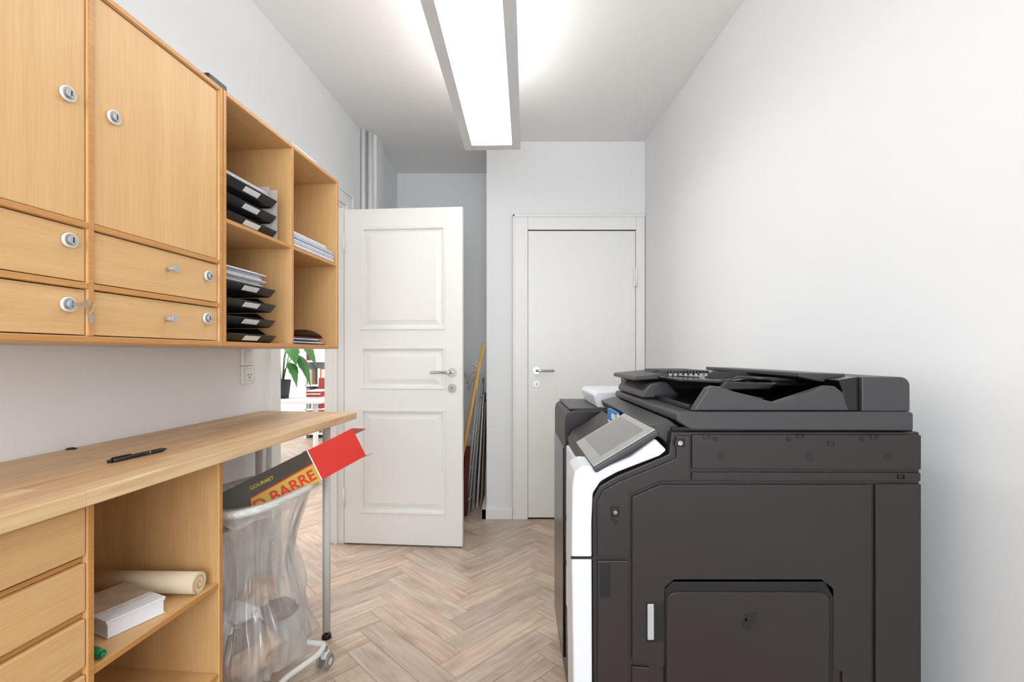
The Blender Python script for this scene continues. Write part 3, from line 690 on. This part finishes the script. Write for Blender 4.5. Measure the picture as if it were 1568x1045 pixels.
# ---------------------------------------------------------------- adjoining room contents
b=B('office_desk'); TD=.755
b.box(-3.2,-1.68,4.15,5.0,TD-.025,TD,M_white,.003)
for x in (-3.1,-1.75):
    for y in (4.22,4.93): b.cyl((x,y,0),(x,y,TD-.025),.022,M_white)
b.box(-3.1,-1.75,4.9,4.93,TD-.1,TD-.03,M_white); b.build()
b=B('potted_monstera')
M_pot=mat('anthracite_pot',(48,52,60),.5); M_leaf=mat('monstera_leaf',(52,114,46),.4,var=.3,scale=12); M_stem=mat('plant_stem',(70,110,50),.5); M_soil=mat('potting_soil',(46,34,26),.9)
pc=Vector((-2.15,4.42,TD))
b.cyl(pc,pc+Vector((0,0,.17)),.06,M_pot,r2=.08,seg=28); b.cyl(pc+Vector((0,0,.165)),pc+Vector((0,0,.172)),.072,M_soil)
def leaf(base,dirv,L,Wd,droop):
    dirv=dirv.normalized(); side=dirv.cross(Vector((0,0,1))).normalized()
    def f(u,v):
        s=math.sin(math.pi*v**.75)*Wd*(1-.15*abs(math.sin(v*16))*abs(u*2-1))
        return base+dirv*(L*v)+side*(s*(u*2-1)*.5)+Vector((0,0,-droop*v*v*L-.15*abs(u*2-1)*s))
    b.surf(f,9,18,M_leaf)
for (ax,ay,hh,L,Wd,dr) in ((-.05,-.08,.36,.20,.13,.9),(.10,-.10,.46,.24,.15,1.0),(.14,-.04,.32,.20,.14,1.6),(-.10,-.04,.50,.22,.14,.8),(.06,.06,.56,.22,.15,.6),(.12,-.10,.22,.16,.10,1.5),(-.02,-.06,.60,.22,.15,.7),(.18,-.04,.50,.20,.14,1.4),(-.12,-.06,.28,.16,.1,1.4)):
    tip=pc+Vector((ax,ay,.17+hh*.75)); b.tube([pc+Vector((ax*.1,ay*.1,.16)),pc+Vector((ax*.4,ay*.4,.17+hh*.45)),tip],.004,M_stem,seg=6)
    leaf(tip,Vector((ax+.02,ay-.03,.02)),L,Wd,dr)
b.build()
b=B('white_bookcase')
bx0,bx1,by=-2.86,-1.6,6.55
for x in (bx0,(bx0+bx1)/2,bx1): b.box(x-.012,x+.012,by,by+.3,0,2.1,M_white)
for k in range(7): b.box(bx0,bx1,by,by+.3,.05+k*.335,.074+k*.335,M_white)
b.box(bx0,bx1,by+.29,by+.3,0,2.1,M_white); b.build()
b=B('row_of_books')
cols=[mat('book_%d'%i,c,.6) for i,c in enumerate(((190,50,40),(232,228,220),(90,100,140),(210,190,160),(226,214,200),(225,225,230),(90,90,94),(220,130,80),(232,230,226)))]
for k in range(6):
    for (s0,s1) in ((bx0+.02,(bx0+bx1)/2-.02),((bx0+bx1)/2+.02,bx1-.02)):
        x=s0
        while x<s1-.06:
            w=random.uniform(.018,.05); hh=random.uniform(.20,.29)
            if random.random()<.85: b.box(x,x+w-.002,by+.03,by+.25,.075+k*.335,.075+k*.335+hh,random.choice(cols))
            x+=w
b.build()
b=B('file_box'); b.box(-1.98,-1.84,4.55,4.8,TD+.001,TD+.05,cols[0],.003); b.box(-1.98,-1.84,4.549,4.5495,TD+.02,TD+.035,M_white); b.box(-1.99,-1.83,4.54,4.81,TD+.05,TD+.056,cols[1]); b.build()
b=B('office_chair')
M_rc=mat('red_upholstery',(150,60,56),.8)
b.box(-2.35,-1.92,5.25,5.68,.44,.50,M_rc,.02,3); b.prism([(5.66,.52),(5.70,.88),(5.73,.88),(5.71,.52)],'x',-2.33,-1.94,M_rc,.01)
b.box(-2.15,-2.12,5.66,5.70,.46,.60,M_black)
b.cyl((-2.135,5.46,.08),(-2.135,5.46,.44),.022,M_steel)
for k in range(5):
    a=k*2*math.pi/5; e=Vector((-2.135+.26*math.cos(a),5.46+.26*math.sin(a),.06)); b.tube([(-2.135,5.46,.10),e],.014,M_black); b.sphere((e.x,e.y,.028),.027,M_black,sub=2)
b.build()
b=B('added_fill_panel'); b.box(-3.2,-2.0,3.2,4.4,CZ-.03,CZ-.001,M_alu,.002); b.box(-3.17,-2.03,3.23,4.37,CZ-.034,CZ-.0305,emis('fill_panel_glow',(255,252,248),10)); b.build()  # glowing panel added out of view to brighten the adjoining room

# ---------------------------------------------------------------- light
w=bpy.data.worlds.new('World'); bpy.context.scene.world=w; w.use_nodes=True
bg=w.node_tree.nodes['Background']; bg.inputs[0].default_value=(.90,.95,1,1); bg.inputs[1].default_value=8.2
def portal(name,loc,rot,sx,sy):
    l=bpy.data.lights.new(name,'AREA'); l.shape='RECTANGLE'; l.size=sx; l.size_y=sy; l.cycles.is_portal=True
    o=bpy.data.objects.new(name,l); o.location=loc; o.rotation_euler=rot; bpy.context.scene.collection.objects.link(o)
portal('skylight_portal',((wx0+wx1)/2,RY-.29,(wz0+wz1)/2),(math.radians(90),0,0),wx1-wx0,wz1-wz0)
portal('skylight_portal.001',(BX-.19,(bw0+bw1)/2,1.55),(math.radians(90),0,math.radians(-90)),bw1-bw0,1.5)

cam=bpy.data.cameras.new('Camera'); co=bpy.data.objects.new('Camera',cam); bpy.context.scene.collection.objects.link(co)
co.location=(0,0,CH); co.rotation_euler=(math.radians(90),0,0); cam.sensor_width=36; cam.sensor_fit='HORIZONTAL'; cam.lens=36*F/1568; cam.shift_y=(HY-522.67)/1568; cam.clip_start=.02
bpy.context.scene.camera=co
bpy.context.scene.view_settings.view_transform='Standard'
bpy.context.scene.view_settings.look='None'
